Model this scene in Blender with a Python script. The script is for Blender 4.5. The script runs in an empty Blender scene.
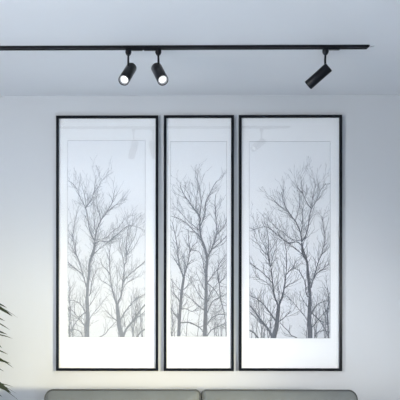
import bpy, bmesh, math, random
from mathutils import Vector, Matrix
random.seed(7)
S = bpy.context.scene
COL = S.collection
PI = math.pi

# ---------------------------------------------------------------- camera
F_PX, D = 595.0, 3.5          # focal length in pixels, distance to the picture wall
YAW = math.radians(0.5)
PX, PY = 137.8, 276.0         # principal point in the 400 x 400 frame
CAM = Vector((0, 0, 1.5))
cd = bpy.data.cameras.new('camera'); cam = bpy.data.objects.new('camera', cd); COL.objects.link(cam)
cd.sensor_width = 36; cd.lens = F_PX / 400 * 36
cd.shift_x = (200 - PX) / 400; cd.shift_y = (PY - 200) / 400
cam.location = CAM; cam.rotation_euler = (PI / 2, 0, YAW)
cd.clip_start = 0.05
S.camera = cam

def at(px, py, Y):
    """world point seen at a pixel, on the plane y = Y"""
    u, v = (px - PX) / F_PX, (PY - py) / F_PX
    d = Vector((u * math.cos(YAW) - math.sin(YAW), u * math.sin(YAW) + math.cos(YAW), v))
    return CAM + d * (Y / d.y)

# ---------------------------------------------------------------- world, lights, exposure
S.view_settings.view_transform = 'Standard'; S.view_settings.look = 'None'
S.view_settings.gamma = 1; S.view_settings.use_curve_mapping = False
S.view_settings.exposure = 0.0
w = bpy.data.worlds.new('sky'); S.world = w; w.use_nodes = True
w.node_tree.nodes['Background'].inputs[0].default_value = (0.62, 0.78, 1, 1)
w.node_tree.nodes['Background'].inputs[1].default_value = 1.0

def light(name, kind, loc, target, energy, color, **kw):
    l = bpy.data.lights.new(name, kind); o = bpy.data.objects.new(name, l); COL.objects.link(o)
    o.location = loc; o.rotation_euler = (Vector(target) - Vector(loc)).to_track_quat('-Z', 'Y').to_euler()
    l.energy = energy; l.color = color
    for k, v in kw.items(): setattr(l, k, v)
    return o
XL, XR, YB, YW, ZC = -2.6, 3.1, -2.6, D, at(200, 95.5, D).z
# daylight entering through the window in the left wall, and the sun that falls through it on the floor
light('window_daylight', 'AREA', (XL - 0.02, 0.25, 1.45), (0, 0.25, 1.25), 140, (1.0, 0.94, 0.88), shape='RECTANGLE', size=1.4, size_y=1.9)
sun = light('sun', 'SUN', (-6, -1, 3.6), (0, 0, 0), 35, (0.90, .98, 1.05), angle=math.radians(1))
sun.rotation_euler = Vector((math.cos(math.radians(20)), math.sin(math.radians(20)), -math.tan(math.radians(33)))).to_track_quat('-Z', 'Y').to_euler()
# unseen warm spots added at right for the glow low on the sofa wall
for aim, watts, col, cone in (((-0.1, YW, 0.75), 430, (1, .92, .76), 26), ((0.42, YW, 0.75), 340, (1, .97, .93), 46), ((-0.80, YW, 0.72), 370, (1, .80, .22), 32)):
    light('warm_fill', 'SPOT', (2.9, 0.3, 1.40), aim, watts, col, spot_size=math.radians(cone), spot_blend=1.0, shadow_soft_size=0.24)

# ---------------------------------------------------------------- materials
def mat(name, color, rough=0.5, metal=0.0, noise=None, bump=None, spec=None, emit=None):
    m = bpy.data.materials.new(name); m.use_nodes = True; nt = m.node_tree; b = nt.nodes['Principled BSDF']
    b.inputs['Base Color'].default_value = (*color, 1); b.inputs['Roughness'].default_value = rough
    b.inputs['Metallic'].default_value = metal
    if spec is not None: b.inputs['Specular IOR Level'].default_value = spec
    if emit:
        b.inputs['Emission Color'].default_value = (*emit[0], 1); b.inputs['Emission Strength'].default_value = emit[1]
    if noise or bump:
        tc = nt.nodes.new('ShaderNodeTexCoord')
    if noise:                                   # (scale, amount)
        n = nt.nodes.new('ShaderNodeTexNoise'); n.inputs['Scale'].default_value = noise[0]; n.inputs['Detail'].default_value = 5
        r = nt.nodes.new('ShaderNodeValToRGB'); a = noise[1]
        r.color_ramp.elements[0].position = .3; r.color_ramp.elements[1].position = .7
        r.color_ramp.elements[0].color = (*[c * (1 - a) for c in color], 1)
        r.color_ramp.elements[1].color = (*[min(1, c * (1 + a)) for c in color], 1)
        nt.links.new(tc.outputs['Object'], n.inputs['Vector']); nt.links.new(n.outputs['Fac'], r.inputs[0])
        nt.links.new(r.outputs[0], b.inputs['Base Color'])
    if bump:                                    # (scale, strength)
        n = nt.nodes.new('ShaderNodeTexNoise'); n.inputs['Scale'].default_value = bump[0]; n.inputs['Detail'].default_value = 3
        p = nt.nodes.new('ShaderNodeBump'); p.inputs['Strength'].default_value = bump[1]; p.inputs['Distance'].default_value = .002
        nt.links.new(tc.outputs['Object'], n.inputs['Vector']); nt.links.new(n.outputs['Fac'], p.inputs['Height'])
        nt.links.new(p.outputs[0], b.inputs['Normal'])
    return m
M = {}
M['wall'] = mat('wall_paint', (0.55, 0.58, 0.61), 0.75, noise=(1.5, .012), bump=(60, .08), spec=.2)
M['ceiling'] = mat('ceiling_paint', (0.72, 0.74, 0.765), 0.8, noise=(1.2, .012), bump=(60, .06), spec=.2)
M['trim'] = mat('white_trim', (0.80, 0.80, 0.80), 0.4)
M['black'] = mat('black_satin_metal', (0.004, 0.005, 0.008), 0.30, noise=(30, .15), spec=.22)
M['track'] = mat('black_track', (0.006, 0.007, 0.010), 0.5, noise=(30, .15), spec=.2)
M['frame'] = mat('black_frame_lacquer', (0.004, 0.006, 0.010), 0.28, noise=(20, .2), spec=.2)
M['chrome'] = mat('grey_metal', (0.55, 0.56, 0.58), 0.3, metal=1, noise=(20, .05))
M['mat'] = mat('white_mount_board', (0.94, 0.94, 0.95), 0.85, noise=(200, .01), spec=.1)
M['board'] = mat('brown_backing', (0.3, 0.24, 0.17), 0.9, noise=(20, .1))
M['lens'] = mat('glowing_lens', (0.6, 0.6, 0.6), 0.3, emit=((1, .98, .95), 0.7))
M['reflector'] = mat('lens_ring', (0.35, 0.36, 0.38), 0.35, metal=0.6, noise=(20, .05))
M['sofa'] = mat('grey_sofa_fabric', (0.125, 0.140, 0.143), 0.72, noise=(9, .06), bump=(900, .5), spec=.3)
M['piping'] = mat('dark_piping', (0.05, 0.056, 0.058), 0.7, noise=(40, .1))
M['dark_wood'] = mat('dark_wood', (0.06, 0.04, 0.03), 0.5, noise=(12, .3))
M['pot'] = mat('grey_ceramic', (0.35, 0.35, 0.34), 0.5, noise=(6, .08))
M['soil'] = mat('soil', (0.05, 0.035, 0.025), 0.95, noise=(60, .5))
M['stem'] = mat('green_stem', (0.10, 0.13, 0.04), 0.6, noise=(20, .3))
M['leaf'] = mat('leaf_green', (0.016, 0.027, 0.004), 0.45, noise=(14, .55))

def print_paper():
    # the printed winter sky: pale above, greyer below, darkened further to offset the glow
    m = bpy.data.materials.new('print_paper'); m.use_nodes = True; nt = m.node_tree; b = nt.nodes['Principled BSDF']
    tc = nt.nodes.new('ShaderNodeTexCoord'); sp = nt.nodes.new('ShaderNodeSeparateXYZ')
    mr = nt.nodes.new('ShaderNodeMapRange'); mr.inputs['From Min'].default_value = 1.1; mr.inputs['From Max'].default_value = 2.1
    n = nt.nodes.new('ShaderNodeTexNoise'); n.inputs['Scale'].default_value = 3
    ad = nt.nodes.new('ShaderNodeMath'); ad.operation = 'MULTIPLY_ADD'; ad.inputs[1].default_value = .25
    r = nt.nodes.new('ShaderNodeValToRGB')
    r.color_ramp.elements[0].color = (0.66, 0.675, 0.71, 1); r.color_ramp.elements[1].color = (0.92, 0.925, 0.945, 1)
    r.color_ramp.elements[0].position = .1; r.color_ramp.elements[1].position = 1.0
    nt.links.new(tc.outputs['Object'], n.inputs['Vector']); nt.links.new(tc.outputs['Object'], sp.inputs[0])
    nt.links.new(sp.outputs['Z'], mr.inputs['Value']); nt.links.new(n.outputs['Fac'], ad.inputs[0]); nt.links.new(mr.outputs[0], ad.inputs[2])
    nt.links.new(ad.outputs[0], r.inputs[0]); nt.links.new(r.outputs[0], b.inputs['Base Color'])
    b.inputs['Roughness'].default_value = .8; b.inputs['Specular IOR Level'].default_value = .1
    return m
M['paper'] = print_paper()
M['ink_glare'] = mat('grey_ink_glare', (0.225, 0.24, 0.27), 0.9, noise=(40, .1), spec=0)  # whitening glare of the left picture's glass put into its ink colour
M['ink'] = mat('grey_ink', (0.17, 0.182, 0.21), 0.9, noise=(40, .12), spec=0)
M['ink_dark'] = mat('grey_ink_dark', (0.13, 0.14, 0.165), 0.9, noise=(40, .12), spec=0)

def glass_mat(ior):
    m = bpy.data.materials.new('picture_glass'); m.use_nodes = True; nt = m.node_tree
    nt.nodes.remove(nt.nodes['Principled BSDF']); out = nt.nodes['Material Output']
    t = nt.nodes.new('ShaderNodeBsdfTransparent'); t.inputs[0].default_value = (0.985, 0.995, 1, 1)
    g = nt.nodes.new('ShaderNodeBsdfGlossy'); g.inputs['Roughness'].default_value = 0.0
    f = nt.nodes.new('ShaderNodeFresnel'); geo = nt.nodes.new('ShaderNodeNewGeometry'); mr = nt.nodes.new('ShaderNodeMapRange')
    mr.inputs['To Min'].default_value = ior; mr.inputs['To Max'].default_value = 1 / ior     # same reflectance from either side of the pane
    nt.links.new(geo.outputs['Backfacing'], mr.inputs['Value']); nt.links.new(mr.outputs[0], f.inputs[0])
    x = nt.nodes.new('ShaderNodeMixShader')
    nt.links.new(f.outputs[0], x.inputs[0]); nt.links.new(t.outputs[0], x.inputs[1]); nt.links.new(g.outputs[0], x.inputs[2])
    nt.links.new(x.outputs[0], out.inputs[0]); return m
M['glass'] = glass_mat(1.75)

def board_floor():
    m = bpy.data.materials.new('blue_grey_boards'); m.use_nodes = True; nt = m.node_tree; b = nt.nodes['Principled BSDF']
    tc = nt.nodes.new('ShaderNodeTexCoord'); br = nt.nodes.new('ShaderNodeTexBrick')
    br.inputs['Color1'].default_value = (0.44, 0.50, 0.58, 1); br.inputs['Color2'].default_value = (0.41, 0.47, 0.55, 1)
    br.inputs['Mortar'].default_value = (0.25, 0.27, 0.30, 1); br.inputs['Scale'].default_value = 1
    br.inputs['Brick Width'].default_value = 1.4; br.inputs['Row Height'].default_value = .14; br.inputs['Mortar Size'].default_value = .002
    nt.links.new(tc.outputs['Object'], br.inputs['Vector']); nt.links.new(br.outputs[0], b.inputs['Base Color'])
    b.inputs['Roughness'].default_value = .45; return m
M['floor'] = board_floor()

# ---------------------------------------------------------------- helpers
def obj(name, bm, m, parent=None, smooth=False):
    me = bpy.data.meshes.new(name); bmesh.ops.recalc_face_normals(bm, faces=bm.faces[:]) if bm.faces else None
    bm.to_mesh(me); bm.free(); me.materials.append(m)
    if smooth:
        for p in me.polygons: p.use_smooth = True
        try: me.set_sharp_from_angle(angle=math.radians(40))
        except Exception: pass
    o = bpy.data.objects.new(name, me); COL.objects.link(o)
    if parent:
        o.parent = parent
        o.matrix_parent_inverse = Matrix.Translation(world_loc(parent)).inverted()   # meshes are written in world space
    return o
def world_loc(p):
    # every parent here is unrotated and unscaled, so its world place is the sum of the locations and inverses above it
    m = p.matrix_basis.copy()
    q = p
    while q.parent:
        m = q.parent.matrix_basis @ q.matrix_parent_inverse @ m if not q.parent.parent else Matrix.Identity(4)
        q = q.parent
    return m.to_translation()
def thing(name, label, cat, loc, group=None):
    o = bpy.data.objects.new(name, None); COL.objects.link(o); o.location = loc; o.empty_display_size = .1
    o['label'] = label; o['category'] = cat
    if group: o['group'] = group
    return o
def box(bm, x0, x1, y0, y1, z0, z1):
    v = [bm.verts.new((x, y, z)) for x in (x0, x1) for y in (y0, y1) for z in (z0, z1)]
    for f in ((0, 1, 3, 2), (4, 6, 7, 5), (0, 4, 5, 1), (2, 3, 7, 6), (0, 2, 6, 4), (1, 5, 7, 3)):
        bm.faces.new([v[i] for i in f])
def boxbm(*a, bevel=0, seg=2):
    bm = bmesh.new(); box(bm, *a)
    if bevel: bmesh.ops.bevel(bm, geom=bm.edges[:], offset=bevel, segments=seg, profile=.5, affect='EDGES', clamp_overlap=True)
    return bm
def basis(d):
    d = d.normalized(); a = Vector((0, 0, 1)) if abs(d.z) < .9 else Vector((1, 0, 0))
    u = d.cross(a).normalized(); return u, d.cross(u).normalized()
def revolve(bm, p0, d, prof, n=40, caps=True):
    """prof: list of (distance along d, radius)"""
    d = d.normalized(); u, v = basis(d); rings = []
    for t, r in prof:
        if r < 1e-6: rings.append([bm.verts.new(p0 + d * t)]); continue
        rings.append([bm.verts.new(p0 + d * t + (u * math.cos(2 * PI * k / n) + v * math.sin(2 * PI * k / n)) * r) for k in range(n)])
    for a, b in zip(rings, rings[1:]):
        for k in range(n):
            q = (k + 1) % n
            if len(a) == 1 and len(b) == 1: continue
            if len(a) == 1: bm.faces.new((a[0], b[k], b[q]))
            elif len(b) == 1: bm.faces.new((a[k], a[q], b[0]))
            else: bm.faces.new((a[k], a[q], b[q], b[k]))
    if caps:
        for r in (rings[0], rings[-1]):
            if len(r) > 1: bm.faces.new(r)
def tube(bm, pts, radii, n=10, closed=False):
    rings = []; N = len(pts)
    if not hasattr(radii, '__len__'): radii = [radii] * N
    u = None
    for i, p in enumerate(pts):
        a = pts[i - 1] if (i or closed) else p; b = pts[(i + 1) % N] if (i < N - 1 or closed) else p
        d = (b - a).normalized()
        if u is None: u, _ = basis(d)
        u = (u - d * u.dot(d)).normalized(); v = d.cross(u)
        rings.append([bm.verts.new(p + (u * math.cos(2 * PI * k / n) + v * math.sin(2 * PI * k / n)) * radii[i]) for k in range(n)])
    pairs = list(zip(rings, rings[1:])) + ([(rings[-1], rings[0])] if closed else [])
    for a, b in pairs:
        for k in range(n): bm.faces.new((a[k], a[(k + 1) % n], b[(k + 1) % n], b[k]))
    if not closed: bm.faces.new(rings[0]); bm.faces.new(rings[-1])
def struct(name, bm, m, parent=None):
    o = obj(name, bm, m, parent); o['kind'] = 'structure'; return o

# ---------------------------------------------------------------- room
T = 0.12
struct('floor', boxbm(XL - T, XR + T, YB - T, YW + T, -.1, 0), M['floor'])
struct('ceiling', boxbm(XL - T, XR + T, YB - T, YW + T, ZC, ZC + .1), M['ceiling'])
struct('wall_back', boxbm(XL - T, XR + T, YW, YW + T, 0, ZC), M['wall'])
struct('wall_right', boxbm(XR, XR + T, YB, YW, 0, ZC), M['wall'])
bm = bmesh.new(); y0, y1, z0, z1 = -.7, 1.2, .75, 2.15
box(bm, XL - T, XL, YB, y0, 0, ZC); box(bm, XL - T, XL, y1, YW, 0, ZC); box(bm, XL - T, XL, y0, y1, 0, z0); box(bm, XL - T, XL, y0, y1, z1, ZC)
struct('wall_left', bm, M['wall'])
bm = bmesh.new()
for a in ((y0, y0 + .05, z0, z1), (y1 - .05, y1, z0, z1), (y0 + .05, y1 - .05, z0, z0 + .05), (y0 + .05, y1 - .05, z1 - .05, z1), (.23, .27, z0 + .05, z1 - .05)):
    box(bm, XL - .10, XL - .04, *a)
struct('window_1', bm, M['trim'])
struct('wall_front', boxbm(XL - T, XR + T, YB - T, YB, 0, ZC), M['trim'])
struct('baseboard_back', boxbm(XL, XR, YW - .014, YW, 0, .09, bevel=.003), M['trim'])
struct('baseboard_right', boxbm(XR - .014, XR, YB, YW - .014, 0, .09, bevel=.003), M['trim'])
struct('baseboard_left', boxbm(XL, XL + .014, YB, YW - .014, 0, .09, bevel=.003), M['trim'])

# ---------------------------------------------------------------- sofa
YS = 3.22
pl, ps, pr = at(44.5, 389.3, YS), at(201.2, 389.3, YS), at(357.6, 389.3, YS)
ztop = pl.z
AX0, AX1 = pl.x - .14, pr.x + .14
sofa = thing('sofa', 'low grey fabric two-seat sofa below the three framed pictures', 'sofa', ((AX0 + AX1) / 2, 2.85, 0))
obj('base_frame', boxbm(pl.x, pr.x, 2.52, 3.38, .12, .28, bevel=.02, seg=3), M['sofa'], sofa, True)
for x0, x1 in ((AX0, pl.x - .003), (pr.x + .003, AX1)):
    obj('armrest', boxbm(x0, x1, 2.50, 3.40, .12, .765, bevel=.03, seg=4), M['sofa'], sofa, True)
def rrect(x0, x1, z0, z1, r, n=8, rs=None):
    P = []; R4 = rs or (r, r, r, r)
    for sx, sz, a, r in ((1, 1, 0, R4[0]), (0, 1, 90, R4[1]), (0, 0, 180, R4[2]), (1, 0, 270, R4[3])):
        cx = x1 - r if sx else x0 + r; cz = z1 - r if sz else z0 + r
        for k in range(n + 1):
            t = math.radians(a + 90 * k / n); P.append((cx + r * math.cos(t), cz + r * math.sin(t)))
    return P
def back_cushion(x0, x1, rl, rr):
    r, th, tilt = .043, .10, math.radians(14)
    def rad(d): return [max(.004, q - d) for q in (rr, rl, .04, .04)]
    bm = bmesh.new(); hh = ztop - .42
    R = Matrix.Translation((0, YS, ztop)) @ Matrix.Rotation(-tilt, 4, 'X')
    prof = [(0, .022), (.004, .011), (.012, .004), (.024, 0), (th - .024, 0), (th - .012, .004), (th - .004, .011), (th, .022)]  # (depth, inset)
    rings = []
    for y, ins in prof:
        rings.append([bm.verts.new(R @ Vector((px, y, pz))) for px, pz in rrect(x0 + ins, x1 - ins, -hh + ins, -ins, 0, rs=rad(ins * .6))])
    n = len(rings[0])
    for a, b in zip(rings, rings[1:]):
        for k in range(n): bm.faces.new((a[k], a[(k + 1) % n], b[(k + 1) % n], b[k]))
    cx, cz = (x0 + x1) / 2, -hh / 2
    # softly crowned front made of shrinking rings
    prev = rings[0]
    for s, dy in ((.97, -.004), (.88, -.010), (.7, -.018), (.4, -.024)):
        ring = [bm.verts.new(R @ Vector((cx + (px - cx) * s, dy, cz + (pz - cz) * s))) for px, pz in rrect(x0 + .022, x1 - .022, -hh + .022, -.022, 0, rs=rad(.013))]
        for k in range(n): bm.faces.new((prev[k], prev[(k + 1) % n], ring[(k + 1) % n], ring[k]))
        prev = ring
    bm.faces.new(prev); bm.faces.new(rings[-1])
    c = obj('back_cushion', bm, M['sofa'], sofa, True)
    bm = bmesh.new()
    tube(bm, [R @ Vector((px, .010, pz)) for px, pz in rrect(x0 + .004, x1 - .004, -hh + .004, -.003, 0, rs=rad(0))], .0048, 8, True)
    p = obj('piping', bm, M['piping'], c, True); p['label'] = 'darker edge piping'
back_cushion(pl.x, ps.x - .003, .043, .024); back_cushion(ps.x + .003, pr.x, .024, .043)
for x0, x1 in ((pl.x + .002, ps.x - .003), (ps.x + .003, pr.x - .002)):
    obj('seat_cushion', boxbm(x0, x1, 2.50, 3.12, .28, .43, bevel=.035, seg=4), M['sofa'], sofa, True)
for x in (AX0 + .07, AX1 - .07):
    for y in (2.58, 3.32):
        bm = bmesh.new(); revolve(bm, Vector((x, y, 0)), Vector((0, 0, 1)), [(0, .016), (.122, .024)], 16)
        obj('leg', bm, M['dark_wood'], sofa, True)

# ---------------------------------------------------------------- framed pictures
TREES_R = [  # traced limbs of the right hand picture: (base width, tip width, points)
 (5.0, 3.2, [(310,339),(310,330),(309.3,322),(309.6,310),(310,298)]),
 (3.2, 1.6, [(310,298),(309.2,286),(308,275),(307,262),(303,254),(301.7,243)]),
 (1.7, .9, [(306.5,262),(306,257),(303.7,251),(302,242)]),
 (1.7, .8, [(301.7,242),(300.4,232.5),(295.3,221),(292,217),(284.5,205),(282.5,198),(281.5,192)]),
 (1.5, .7, [(301.7,241.5),(305,237),(308,228),(309.4,217),(311.5,209),(317,199),(320.6,190),(325.7,184)]),
 (.9, .5, [(301,233),(301.8,228),(302.6,219),(303,208),(303.5,198)]),
 (1.0, .5, [(311.5,209),(307,203),(303,194),(301.7,185),(300.4,176)]),
 (.8, .5, [(311,211),(311.8,201),(313.5,193),(316,184)]),
 (.8, .5, [(303,194),(298,188),(295,180)]),
 (1.0, .5, [(292,217),(288,212),(280,206),(275,201),(272,197.6)]),
 (.9, .4, [(295,221),(298,212),(300,203),(299,193)]),
 (1.1, .5, [(302,246),(297,242),(287.7,242.6),(278.7,236),(272,230),(266.4,227),(258,228),(251,231)]),
 (.7, .4, [(300,241),(290,238.5),(284,233),(276.5,228),(270,219)]),
 (.9, .5, [(303,255),(296,249),(288,243),(281,237)]),
 (1.6, .7, [(311,288),(312.3,282),(316,274.5),(323,269),(329.5,263.5)]),
 (1.3, .6, [(314,277),(316,270),(318.4,262),(321.7,254),(323,249),(325,239),(324,230),(322.3,217)]),
 (1.5, .6, [(307.8,297),(306,292),(305.4,283.5),(302.6,276.7),(298.7,270),(294.7,269)]),
 (.9, .5, [(321,256),(326,249),(329.5,243)]),
 (1.3, .7, [(311,329),(314,325),(318.4,319.7),(324,313),(329,308)]),
 (1.3, .9, [(311,313),(315,316),(320.6,322),(325,329),(328,337)]),
 (1.2, .6, [(311,315),(315,308),(318,304),(324.5,301.5),(329,301)]),
 (1.2, .8, [(314,339),(317,333),(321,331),(325,330.5),(328,333)]),
 (1.8, 1.0, [(328.3,339),(328,325),(327.5,312),(328.5,300),(327.5,288)]),
 (.8, .4, [(308,322),(304,315),(299,309.6),(292.5,301.7),(287,296)]),
 (.8, .4, [(308.5,308),(303,300),(299,291)]),
 (1.2, .8, [(297,338),(291,335),(287.7,330.5),(284,327),(280,322.6)]),
 # left, forked tree
 (5.2, 3.2, [(273.2,339),(275,332),(276.5,327),(277.6,316.4),(278.7,306)]),
 (2.2, 1.2, [(278.5,307),(277,302),(274.5,297),(272.6,282.4),(270.9,266.6)]),
 (1.2, .7, [(270.9,267),(269,261),(268.6,252),(268.8,244),(268,236),(266,226)]),
 (.9, .5, [(270,262),(266.4,250),(263,243),(259.6,236),(258,226)]),
 (.8, .4, [(268,256),(263,251),(257.5,243),(254,234.7)]),
 (.8, .4, [(271,266.5),(273,256),(276,248),(277,238)]),
 (2.2, 1.1, [(278.8,306),(281,300),(283,293.6),(285,282.4),(286.6,268)]),
 (1.1, .6, [(286.6,268),(286.5,258),(286,250),(284,240)]),
 (1.1, .5, [(286,275),(288,272.5),(293.6,266.6),(296.5,258.7)]),
 (.8, .5, [(278.8,305),(279,292),(278,281),(279.5,268)]),
 (1.2, .7, [(272.3,283),(268,278),(263,273.4),(256,267.5),(249.6,262.5)]),
 (.8, .4, [(273,292),(270,286),(264,281),(255,276.7)]),
 (.8, .4, [(284,289),(290,284),(296,281),(299,275)]),
 (1.8, .8, [(276.5,322),(273.5,318),(271,314),(264.7,306),(258.5,300),(249.6,295.5)]),
 (2.4, 1.3, [(272.5,338),(270,332),(268,329),(260.7,320),(255,312),(249.6,305.5)]),
 (1.1, .7, [(263,324),(258,319),(253.4,315.5),(249.6,312)]),
 (2.2, 1.8, [(258.5,339),(254,333),(249.6,330)]),
 (1.3, .5, [(278,322.5),(280,321),(284.4,317.5),(287,314.7),(291,311)]),
 (1.2, .8, [(261,339),(261.5,328),(259.5,318),(259,308),(258,298)]),
 (1.0, .5, [(270,328),(271.5,318),(273,310)]),
]
TREES_M = [
 (4.0, 3.0, [(204.8,338),(205,325),(205.5,312),(206,294.5),(206,281)]),
 (3.0, 1.6, [(206,281),(206.3,270),(207,259),(204.8,247.7),(201,237.6),(199.7,226)]),
 (1.6, .7, [(199.5,226),(199.7,216.4),(194,209),(188,200.5),(183,193),(180,185)]),
 (1.4, .7, [(200,226),(204.8,215),(205.5,203),(212,189),(216.4,181.6)]),
 (1.0, .5, [(199.7,217),(200.8,208),(200.4,197),(199,185),(195,176)]),
 (.9, .4, [(195,210),(196.5,201),(197,191)]),
 (.9, .4, [(191,205),(190,198),(186,190)]),
 (1.3, .6, [(202,240),(199,236),(191.8,229),(187.4,224),(178.7,218.5),(171.5,216.4)]),
 (1.0, .5, [(200,231),(195,227),(187,220),(181,213),(177,208)]),
 (1.7, .8, [(207.3,258),(212,247.7),(216.4,234.7),(216.4,226),(215,206),(215.7,194.6)]),
 (1.4, .7, [(208,256),(210.6,250.6),(219,243.4),(227,236)]),
 (.9, .5, [(217.5,235),(221,230),(224.4,226),(227,220)]),
 (1.4, .6, [(205.5,277),(204,268),(203,261),(199,252),(191.8,250)]),
 (1.0, .5, [(212,248),(215,240),(213,230)]),
 (3.4, 2.4, [(178.5,338),(179,325),(180,309),(181.6,291.6),(183.8,277)]),
 (1.8, .8, [(183.8,277),(180,268),(178,256),(177,246),(174.3,231.8),(172,222)]),
 (1.7, .8, [(183.8,277),(187.4,263.7),(189.6,250.6),(188.5,240),(188,230)]),
 (.9, .5, [(184,275),(184.5,265),(184,254)]),
 (1.0, .6, [(189,253),(193,246),(197,242)]),
 (.9, .5, [(179,266),(175,260),(171,254)]),
 (1.0, .5, [(181.6,291.6),(177,287),(171,279)]),
 (1.4, .8, [(179.7,302),(175,295),(170,290)]),
 (1.5, .9, [(178,319),(174,313),(170,307)]),
 (.9, .5, [(182,291),(186,287),(190,283)]),
 (.9, .5, [(187.5,265),(191,261),(194,260)]),
 (1.6, 1.3, [(180.5,323),(185,322.3),(190.3,322.8),(197.5,326.4),(201,329),(204,334)]),
 (1.0, .8, [(181,309),(186,309),(191.8,311.5),(196,309),(199,306)]),
 (1.1, .6, [(204.5,311),(197,304),(191,299),(184.5,293)]),
 (1.4, .8, [(207,313),(210,306),(213.5,300.5),(219,298),(227,293.5)]),
 (1.1, .6, [(206.5,305),(209,297),(212,290),(217.8,283),(220,278)]),
 (1.3, 1.1, [(218.5,276),(219.3,284),(220.7,299),(224,312),(225.6,325),(226,338)]),
 (1.2, .9, [(207,283),(213.5,288.7),(218,295),(221,302)]),
 (1.4, .8, [(207,325),(211,319),(215,316),(221.5,314),(227,315)]),
 (1.5, 1.0, [(206.5,338),(209,333),(213.5,328.5),(220.7,325.7),(225.5,329)]),
 (1.0, .6, [(171.8,338),(172,325),(171.5,311),(173,300)]),
 (1.2, .6, [(218.6,283),(217.8,275),(217.8,268),(222,260),(226.5,254)]),
 (1.2, .6, [(207,283),(209.5,279.6),(216.4,271),(226.8,259)]),
 (1.1, .6, [(219,284),(223,279),(227,272)]),
 (1.0, .5, [(204,300),(199,295),(194,285),(190,276)]),
 (1.0, .5, [(204.5,290),(200,281),(196,272)]),
]
def grow(limbs, rnd, xr, yr, density):
    """twigs on the traced limbs, all in picture pixels, y down"""
    out = []
    def limb(b, t, pts, lvl):
        # a smooth curve through the traced points, with a little wander
        P = []; N = len(pts)
        for k in range(N - 1):
            p0, p1, p2, p3 = pts[max(0, k - 1)], pts[k], pts[k + 1], pts[min(N - 1, k + 2)]
            L = math.hypot(p2[0] - p1[0], p2[1] - p1[1]); n = max(1, int(L / 1.7))
            for q in range(n):
                u = q / n
                P.append(tuple(.5 * (2 * p1[c] + (p2[c] - p0[c]) * u + (2 * p0[c] - 5 * p1[c] + 4 * p2[c] - p3[c]) * u * u + (3 * p1[c] - p0[c] - 3 * p2[c] + p3[c]) * u ** 3) for c in (0, 1)))
        P.append(pts[-1])
        if b < 2.4: b *= .84; t *= .62
        if b < 3: P = [P[0]] + [(x + rnd.uniform(-.16, .16), y + rnd.uniform(-.16, .16)) for x, y in P[1:-1]] + [P[-1]]
        n = len(P); W = [b + (t - b) * i / max(1, n - 1) for i in range(n)]
        out.append((P, W))
        if lvl >= 3: return
        for i in range(1, n):
            x, y = P[i]; wd = W[i]
            dx, dy = x - P[i - 1][0], y - P[i - 1][1]; a = math.atan2(dy, dx)
            if wd > 3.0: pr = .12
            elif lvl == 0: pr = density * .68
            else: pr = density * (.36 if lvl == 1 else .2)
            if rnd.random() > pr: continue
            side = rnd.choice((-1, 1)); ang = a + side * math.radians(rnd.uniform(18, 46))
            # keep turning towards the sky
            L = rnd.uniform(6, 19) * (1 if lvl == 0 else .62 if lvl == 1 else .4)
            q = [(x, y)]; st = 2.2
            for s in range(max(2, int(L / st))):
                up = -PI / 2; dlt = (up - ang + PI) % (2 * PI) - PI
                ang += dlt * .12 + rnd.uniform(-.16, .16)
                q.append((q[-1][0] + math.cos(ang) * st, q[-1][1] + math.sin(ang) * st))
            limb(min(.56, wd * .62), .27, q, lvl + 1)
    for b, t, pts in limbs: limb(b, t, pts, 0)
    for k in range(int((xr[1] - xr[0]) / 5.5)):          # thin saplings along the foot of the picture
        x = rnd.uniform(*xr)
        if rnd.random() < .5: x = xr[0] + abs(x - xr[0]) * .35 if rnd.random() < .5 else xr[1] - abs(xr[1] - x) * .35
        hgt = rnd.uniform(10, 42); lean = rnd.uniform(-6, 6)
        limb(.85, .4, [(x, yr[1] + 1), (x + lean * .4, yr[1] - hgt * .5), (x + lean, yr[1] - hgt)], 1)
    return out
def ribbons(bm, strokes, to_world, xr, yr):
    def inside(p): return xr[0] <= p[0] <= xr[1] and yr[0] <= p[1] <= yr[1]
    def clampx(p): return (min(max(p[0], xr[0]), xr[1]), min(max(p[1], yr[0]), yr[1]))
    base = to_world
    for si, (P, W) in enumerate(strokes):
        lift = (si % 40) * 3e-6                 # crossing strokes never share a plane
        def to_world(x, y, lift=lift):
            p = base(x, y); return (p[0], p[1] - lift, p[2])
        run = []
        for i, p in enumerate(P):
            ok = inside(p) or (0 < i and inside(P[i - 1])) or (i < len(P) - 1 and inside(P[i + 1]))
            if not ok: 
                flush(bm, run, to_world, clampx); run = []; continue
            run.append((p, W[i]))
        flush(bm, run, to_world, clampx)
def flush(bm, run, to_world, clampx):
    if len(run) < 2: return
    prev = None
    for i, (p, w_) in enumerate(run):
        a = run[max(0, i - 1)][0]; b = run[min(len(run) - 1, i + 1)][0]
        dx, dy = b[0] - a[0], b[1] - a[1]; L = math.hypot(dx, dy) or 1
        nx, ny = -dy / L * w_ / 2, dx / L * w_ / 2
        q = [bm.verts.new(to_world(*clampx((p[0] + s * nx, p[1] + s * ny)))) for s in (-1, 1)]
        if prev:
            try: bm.faces.new((prev[0], prev[1], q[1], q[0]))
            except ValueError: pass
        prev = q
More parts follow.
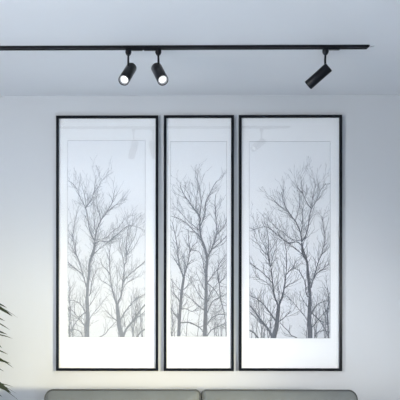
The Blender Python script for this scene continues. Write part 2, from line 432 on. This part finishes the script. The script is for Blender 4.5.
def framed_picture(label, fx, fy, prx, pry, strokes_px, ink):
    DEP = .022; yf = YW - DEP; MW = 2.7
    a = at(fx[0], fy[0], yf); b = at(fx[1], fy[1], yf)
    x0, x1, zt, zb = a.x, b.x, a.z, b.z
    k = (at(fx[0] + MW, fy[0], yf) - a).length
    t = thing('framed_picture', label, 'picture', ((x0 + x1) / 2, YW, zb), 'black-framed tree pictures on the wall')
    yb = YW - .002
    bm = bmesh.new()            # moulding: one rectangular ring with mitred corners, rabbet and eased edges
    prof = [(0, yb), (0, yf + .0015), (.0015, yf), (k - .0015, yf), (k, yf + .0015), (k, yf + .010), (k - .004, yf + .010), (k - .004, yb)]
    rings = []
    for cx, cz, sx, sz in ((x0, zb, 1, 1), (x1, zb, -1, 1), (x1, zt, -1, -1), (x0, zt, 1, -1)):
        rings.append([bm.verts.new((cx + sx * p, y, cz + sz * p)) for p, y in prof])
    for i in range(4):
        A, B = rings[i], rings[(i + 1) % 4]
        for j in range(len(prof)):
            q = (j + 1) % len(prof); bm.faces.new((A[j], A[q], B[q], B[j]))
    obj('frame_moulding', bm, M['frame'], t)
    obj('backing_board', boxbm(x0 + k - .003, x1 - k + .003, yb - .003, yb - .001, zb + k - .003, zt - k + .003), M['board'], t)
    ym0, ym1 = yf + .0125, yf + .0145                 # mount board, with a bevelled opening
    A = at(prx[0], pry[0], ym1); B = at(prx[1], pry[1], ym1); px0, px1, pzt, pzb = A.x, B.x, A.z, B.z
    bm = bmesh.new(); e = .0012
    def ring(xa, xb, za, zb_, y): return [bm.verts.new(p) for p in ((xa, y, za), (xb, y, za), (xb, y, zb_), (xa, y, zb_))]
    i_ = k - .003
    r1 = ring(x0 + i_, x1 - i_, zb + i_, zt - i_, ym1); r2 = ring(x0 + i_, x1 - i_, zb + i_, zt - i_, ym0)
    r3 = ring(px0 - e, px1 + e, pzb - e, pzt + e, ym0); r4 = ring(px0, px1, pzb, pzt, ym1)
    for P, Q in ((r1, r2), (r2, r3), (r3, r4), (r4, r1)):
        for j in range(4): bm.faces.new((P[j], P[(j + 1) % 4], Q[(j + 1) % 4], Q[j]))
    obj('mount_board', bm, M['mat'], t)
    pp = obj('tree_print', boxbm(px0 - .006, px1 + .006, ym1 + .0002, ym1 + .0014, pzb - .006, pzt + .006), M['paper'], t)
    yi = ym1 - .0002
    sx = (px1 - px0) / (prx[1] - prx[0]); sz = (pzt - pzb) / (pry[1] - pry[0])
    bm = bmesh.new()
    strokes, (sxr, syr), mirror = strokes_px
    def tw(x, y):
        f = (x - sxr[0]) / (sxr[1] - sxr[0]); f = 1 - f if mirror else f
        g = (y - syr[0]) / (syr[1] - syr[0])
        return (px0 + f * (px1 - px0), yi, pzt - g * (pzt - pzb))
    ribbons(bm, strokes, tw, sxr, syr)
    # hairline printed border
    for (xa, xb, za, zc) in ((px0, px1, pzt - .0012, pzt), (px1 - .0012, px1, pzb, pzt), (px0, px0 + .0008, pzb, pzt), (px0, px1, pzb, pzb + .001)):
        v = [bm.verts.new(p) for p in ((xa, yi, za), (xb, yi, za), (xb, yi, zc), (xa, yi, zc))]; bm.faces.new(v)
    d = obj('tree_drawing', bm, ink, pp); d['label'] = 'grey bare winter trees'
    obj('glass_pane', boxbm(x0 + k - .003, x1 - k + .003, yf + .0102, yf + .0120, zb + k - .003, zt - k + .003), M['glass'], t)
    return t
RX, RY = (249.2, 330.3), (141.5, 338.3)
MX, MY = (170.2, 226.8), (141.5, 336.6)
sR = grow(TREES_R, random.Random(3), RX, RY, .95)
sL = grow(TREES_R, random.Random(8), RX, RY, .95)
sM = grow(TREES_M, random.Random(5), MX, MY, .95)
framed_picture('left wide black-framed print of grey bare trees paled by glare, nearest the plant', (56.0, 158.3), (115.5, 371.1), (67.6, 145.3), (140.5, 337.3), (sL, (RX, RY), True), M['ink_glare'])
framed_picture('narrow black-framed print of grey bare trees between the two wide pictures', (163.8, 234.0), (115.1, 371.2), (170.4, 226.8), (141.5, 336.6), (sM, (MX, MY), False), M['ink'])
framed_picture('right wide black-framed print of bare trees, below the single spotlight', (239.0, 342.4), (114.9, 371.2), (249.2, 330.3), (141.5, 338.3), (sR, (RX, RY), False), M['ink_dark'])

# ---------------------------------------------------------------- ceiling track and spotlights
YT = 2.750
xa = at(-60, 48, YT).x - 1.2; xb = at(367.5, 47, YT).x
tr = thing('ceiling_track', 'long black lighting track running along the white ceiling', 'lighting track', ((xa + xb) / 2, YT, ZC))
bm = bmesh.new()     # channel profile: two lips with a slot below
h, hw = .012, .0135
prof = [(-hw, 0), (-hw, -h), (-.003, -h), (-.003, -.005), (.003, -.005), (.003, -h), (hw, -h), (hw, 0)]
L0 = [bm.verts.new((xa, YT + y, ZC + z)) for y, z in prof]; L1 = [bm.verts.new((xb, YT + y, ZC + z)) for y, z in prof]
for j in range(8): bm.faces.new((L0[j], L0[(j + 1) % 8], L1[(j + 1) % 8], L1[j]))
bm.faces.new(L0); bm.faces.new(L1)
obj('track_rail', bm, M['track'], tr)
obj('end_cap', boxbm(xb, xb + .006, YT - hw, YT + hw, ZC - h + .004, ZC, bevel=.002), M['track'], tr)
bm = bmesh.new(); tube(bm, [Vector((xb + .006, YT, ZC - .006)), Vector((xb + .02, YT, ZC - .004)), Vector((xb + .032, YT, ZC - .001))], [.0022, .0018, .001], 8)
o = obj('end_wire', bm, M['chrome'], tr, True); o['label'] = 'short grey wire end'

def spotlight(label, knuckle_px, back_px, lens_px, yk, yb_, yl, bar_dir, bar_len, dia=.050):
    """a cylinder head on a short stem, hanging from its adapter in the track"""
    kx = at(knuckle_px, 52, yk).x; zt = ZC - h
    t = thing('track_spotlight', label, 'spotlight', (kx, yk, zt), 'black spotlights on the ceiling track')
    B = at(*back_px, yb_); Lp = at(*lens_px, yl); d = (Lp - B).normalized(); L = (Lp - B).length
    print('spot length', round(L, 3))
    xs = sorted((kx - bar_dir * .012, kx + bar_dir * bar_len))
    obj('track_adapter', boxbm(xs[0], xs[1], YT - .008, YT + .008, zt - .007, zt + .001, bevel=.002), M['black'], t)
    bm = bmesh.new(); revolve(bm, Vector((kx, yk, zt - .004)), Vector((0, 0, -1)), [(0, .014), (.012, .0145), (.019, .012), (.026, .007), (.028, .004)], 24)
    obj('swivel_joint', bm, M['black'], t, True)
    # stem reaches the side of the barrel near its back end
    u = Vector((0, 0, 1)) - d * d.z; u.normalize()
    J = B + u * (dia / 2); J += d * min(.05, max(.008, (kx - J.x) / d.x))
    J0 = Vector((kx, yk, zt - .028))
    bm = bmesh.new(); tube(bm, [J0 + Vector((0, 0, .01)), J0 + (J - J0) * .5, J - u * .004], .0050, 12)
    obj('stem', bm, M['black'], t, True)
    bm = bmesh.new(); r = dia / 2
    revolve(bm, B, d, [(0, 0), (0, r - .003), (.001, r - .001), (.003, r), (L - .003, r), (L - .001, r - .0006), (L, r - .002), (L - .003, r - .0035), (L - .012, r - .006), (L - .012, 0)], 48, caps=False)
    bar = obj('barrel', bm, M['black'], t, True)
    bm = bmesh.new(); revolve(bm, B, d, [(L - .0035, r - .0034), (L - .0075, r - .0052), (L - .0117, r - .0078)], 48, caps=False)
    obj('lens_ring', bm, M['reflector'], t, True)
    bm = bmesh.new(); revolve(bm, B, d, [(L - .0116, r - .0078), (L - .0100, r * .45), (L - .0088, 0)], 40, caps=False)
    o = obj('lens', bm, M['lens'], t, True); o['label'] = 'glowing white lens'
    l = light('spot_beam', 'SPOT', Lp + d * .004, Lp + d, 2.0, (1, .93, .84), spot_size=math.radians(60), spot_blend=.8, shadow_soft_size=.015)
    return t
spotlight('black spotlight with glowing lens tilted down left, leftmost on the track', 128.4, (131.5, 67.6), (123.6, 80.6), YT, YT - .02, YT - .115, 1, .066)
spotlight('black spotlight with glowing lens tilted down right, second from the left', 158.3, (156.4, 67.6), (163.1, 80.6), YT, YT - .02, YT - .115, -1, .066)
spotlight('black spotlight turned to the wall, alone near the right track end', 325.5, (329.0, 66.9), (307.9, 85.6), YT, YT - .01, YT + .045, 1, .066, dia=.047)

# ---------------------------------------------------------------- palm left of the sofa
PXC = Vector((-1.08, 3.10, 0))
palm = thing('potted_palm', 'green palm with narrow drooping leaves at the left edge beside the sofa', 'plant', PXC)
bm = bmesh.new(); revolve(bm, PXC, Vector((0, 0, 1)), [(0, 0), (0, .105), (.01, .112), (.27, .145), (.285, .150), (.30, .148), (.298, .138), (.25, .132), (.25, 0)], 48, caps=False)
obj('pot', bm, M['pot'], palm, True)
bm = bmesh.new(); revolve(bm, PXC + Vector((0, 0, .251)), Vector((0, 0, 1)), [(0, .131), (.012, .10), (.018, 0)], 32, caps=False)
o = obj('soil', bm, M['soil'], palm, True); o['kind'] = 'stuff'
rp = random.Random(11)
def leaf(bm, a, b, w_, sag, n=8, roll=0.0):
    """narrow blade from a to b with a folded midrib"""
    d = b - a; side = d.cross(Vector((0, 0, 1))).normalized(); up = side.cross(d).normalized()
    side = (side * math.cos(roll) + up * math.sin(roll)).normalized()
    P = []
    for i in range(n + 1):
        s = i / n; c = a + d * s + Vector((0, 0, 1)) * (sag * 4 * s * (1 - s))
        ww = w_ * min(1, 4 * s + .25) * (1 - s ** 3.5) * .5 + .0004
        P.append([bm.verts.new(c - side * ww), bm.verts.new(c - Vector((0, 0, 1)) * ww * .35), bm.verts.new(c + side * ww)])
    for p, q in zip(P, P[1:]):
        bm.faces.new((p[0], p[1], q[1], q[0])); bm.faces.new((p[1], p[2], q[2], q[1]))
# tips read from the photograph: (tip pixel, start pixel, depth, width m)
TIPS = [((7, 308), (-22, 306), 3.10, .010), ((12.5, 316.5), (-24, 305), 3.06, .015), ((17.5, 317.5), (-18, 302), 3.12, .004),
        ((5, 321), (-26, 318), 3.14, .012), ((10, 330), (-22, 318), 3.10, .007), ((7.5, 334.5), (-28, 326), 3.04, .015),
        ((12.5, 338.5), (-20, 330), 3.13, .005), ((2, 348), (-22, 338), 3.08, .016), ((8, 354.5), (-26, 352), 3.05, .011),
        ((10.5, 363.5), (-26, 355), 3.10, .015), ((13.5, 368), (-20, 354), 3.12, .006), ((4, 371.5), (-24, 366), 3.14, .010),
        ((12.5, 386.5), (-26, 383), 3.12, .008), ((11, 393), (-26, 378), 3.04, .021), ((19, 400.5), (-14, 386), 3.10, .004),
        ((16, 393.5), (-10, 389), 3.13, .003), ((2.5, 397), (-26, 394), 3.08, .010)]
top = PXC + Vector((.02, 0, 1.30))
def frond_pts(az, reach, h0, h1, base):
    P = []
    for i in range(13):
        s = i / 12
        P.append(base + Vector((math.cos(az) * reach * s ** 1.5, math.sin(az) * reach * s ** 1.5, h1 * math.sin(s * PI * .62) / math.sin(PI * .62))))
    return P
# fronds: first those whose leaflets enter the photograph, then the rest of the crown
G = [(PXC + Vector((.03, .01, .25)), at(-20, 300, 3.10), TIPS[:6]), (PXC + Vector((.05, -.02, .25)), at(-22, 334, 3.08), TIPS[6:12]), (PXC + Vector((.04, .03, .25)), at(-22, 376, 3.09), TIPS[12:])]
for base, end, tips in G:
    bm = bmesh.new()
    P = [base + (end - base) * s + Vector((-.10 * math.sin(s * PI), 0, .10 * math.sin(s * PI))) for s in [i / 12 for i in range(13)]]
    tube(bm, P, [.006 - .004 * i / 12 for i in range(13)], 8)
    fr = obj('frond', bm, M['stem'], palm, True)
    bm = bmesh.new()
    for tip, st, Y, w_ in tips:
        q = at(*tip, Y); s0 = at(*st, Y)
        i = min(range(4, 13), key=lambda k: (P[k] - s0).length)
        leaf(bm, P[i], q, w_ * 1.8, .012, roll=rp.uniform(-.9, -.3))
    for k in range(14):
        i = rp.randint(6, 12)
        ang = rp.uniform(PI * .65, PI * 1.35)
        leaf(bm, P[i], P[i] + Vector((math.cos(ang) * .25, math.sin(ang) * .18, rp.uniform(-.12, .06))), .014, .02, roll=rp.uniform(-.8, .8))
    lf = obj('leaflets', bm, M['leaf'], fr)
for k in range(6):
    az = math.radians((150, 190, 225, 250, 120, 205)[k]); base = PXC + Vector((math.cos(az) * .03, math.sin(az) * .03, .25))
    P = frond_pts(az, (.42, .35, .45, .38, .20, .2)[k], 0, (1.0, 1.1, .85, .95, 1.15, 1.25)[k], base)
    bm = bmesh.new(); tube(bm, P, [.006 - .004 * i / 12 for i in range(13)], 8)
    fr = obj('frond', bm, M['stem'], palm, True)
    bm = bmesh.new()
    for i in range(5, 13):
        for sd in (-1, 1):
            for rep in (0, .5):
                j = min(12, i + 1); p0 = P[i].lerp(P[j], rep); dr = (P[j] - P[i - 1]).normalized()
                a2 = az + sd * math.radians(rp.uniform(35, 60)); Ln = rp.uniform(.16, .24)
                e = p0 + Vector((math.cos(a2) * Ln, math.sin(a2) * Ln, dr.z * .1 - rp.uniform(.02, .08)))
                e.y = min(e.y, YW - .03)
                leaf(bm, p0, e, .014, .015)
    obj('leaflets', bm, M['leaf'], fr)
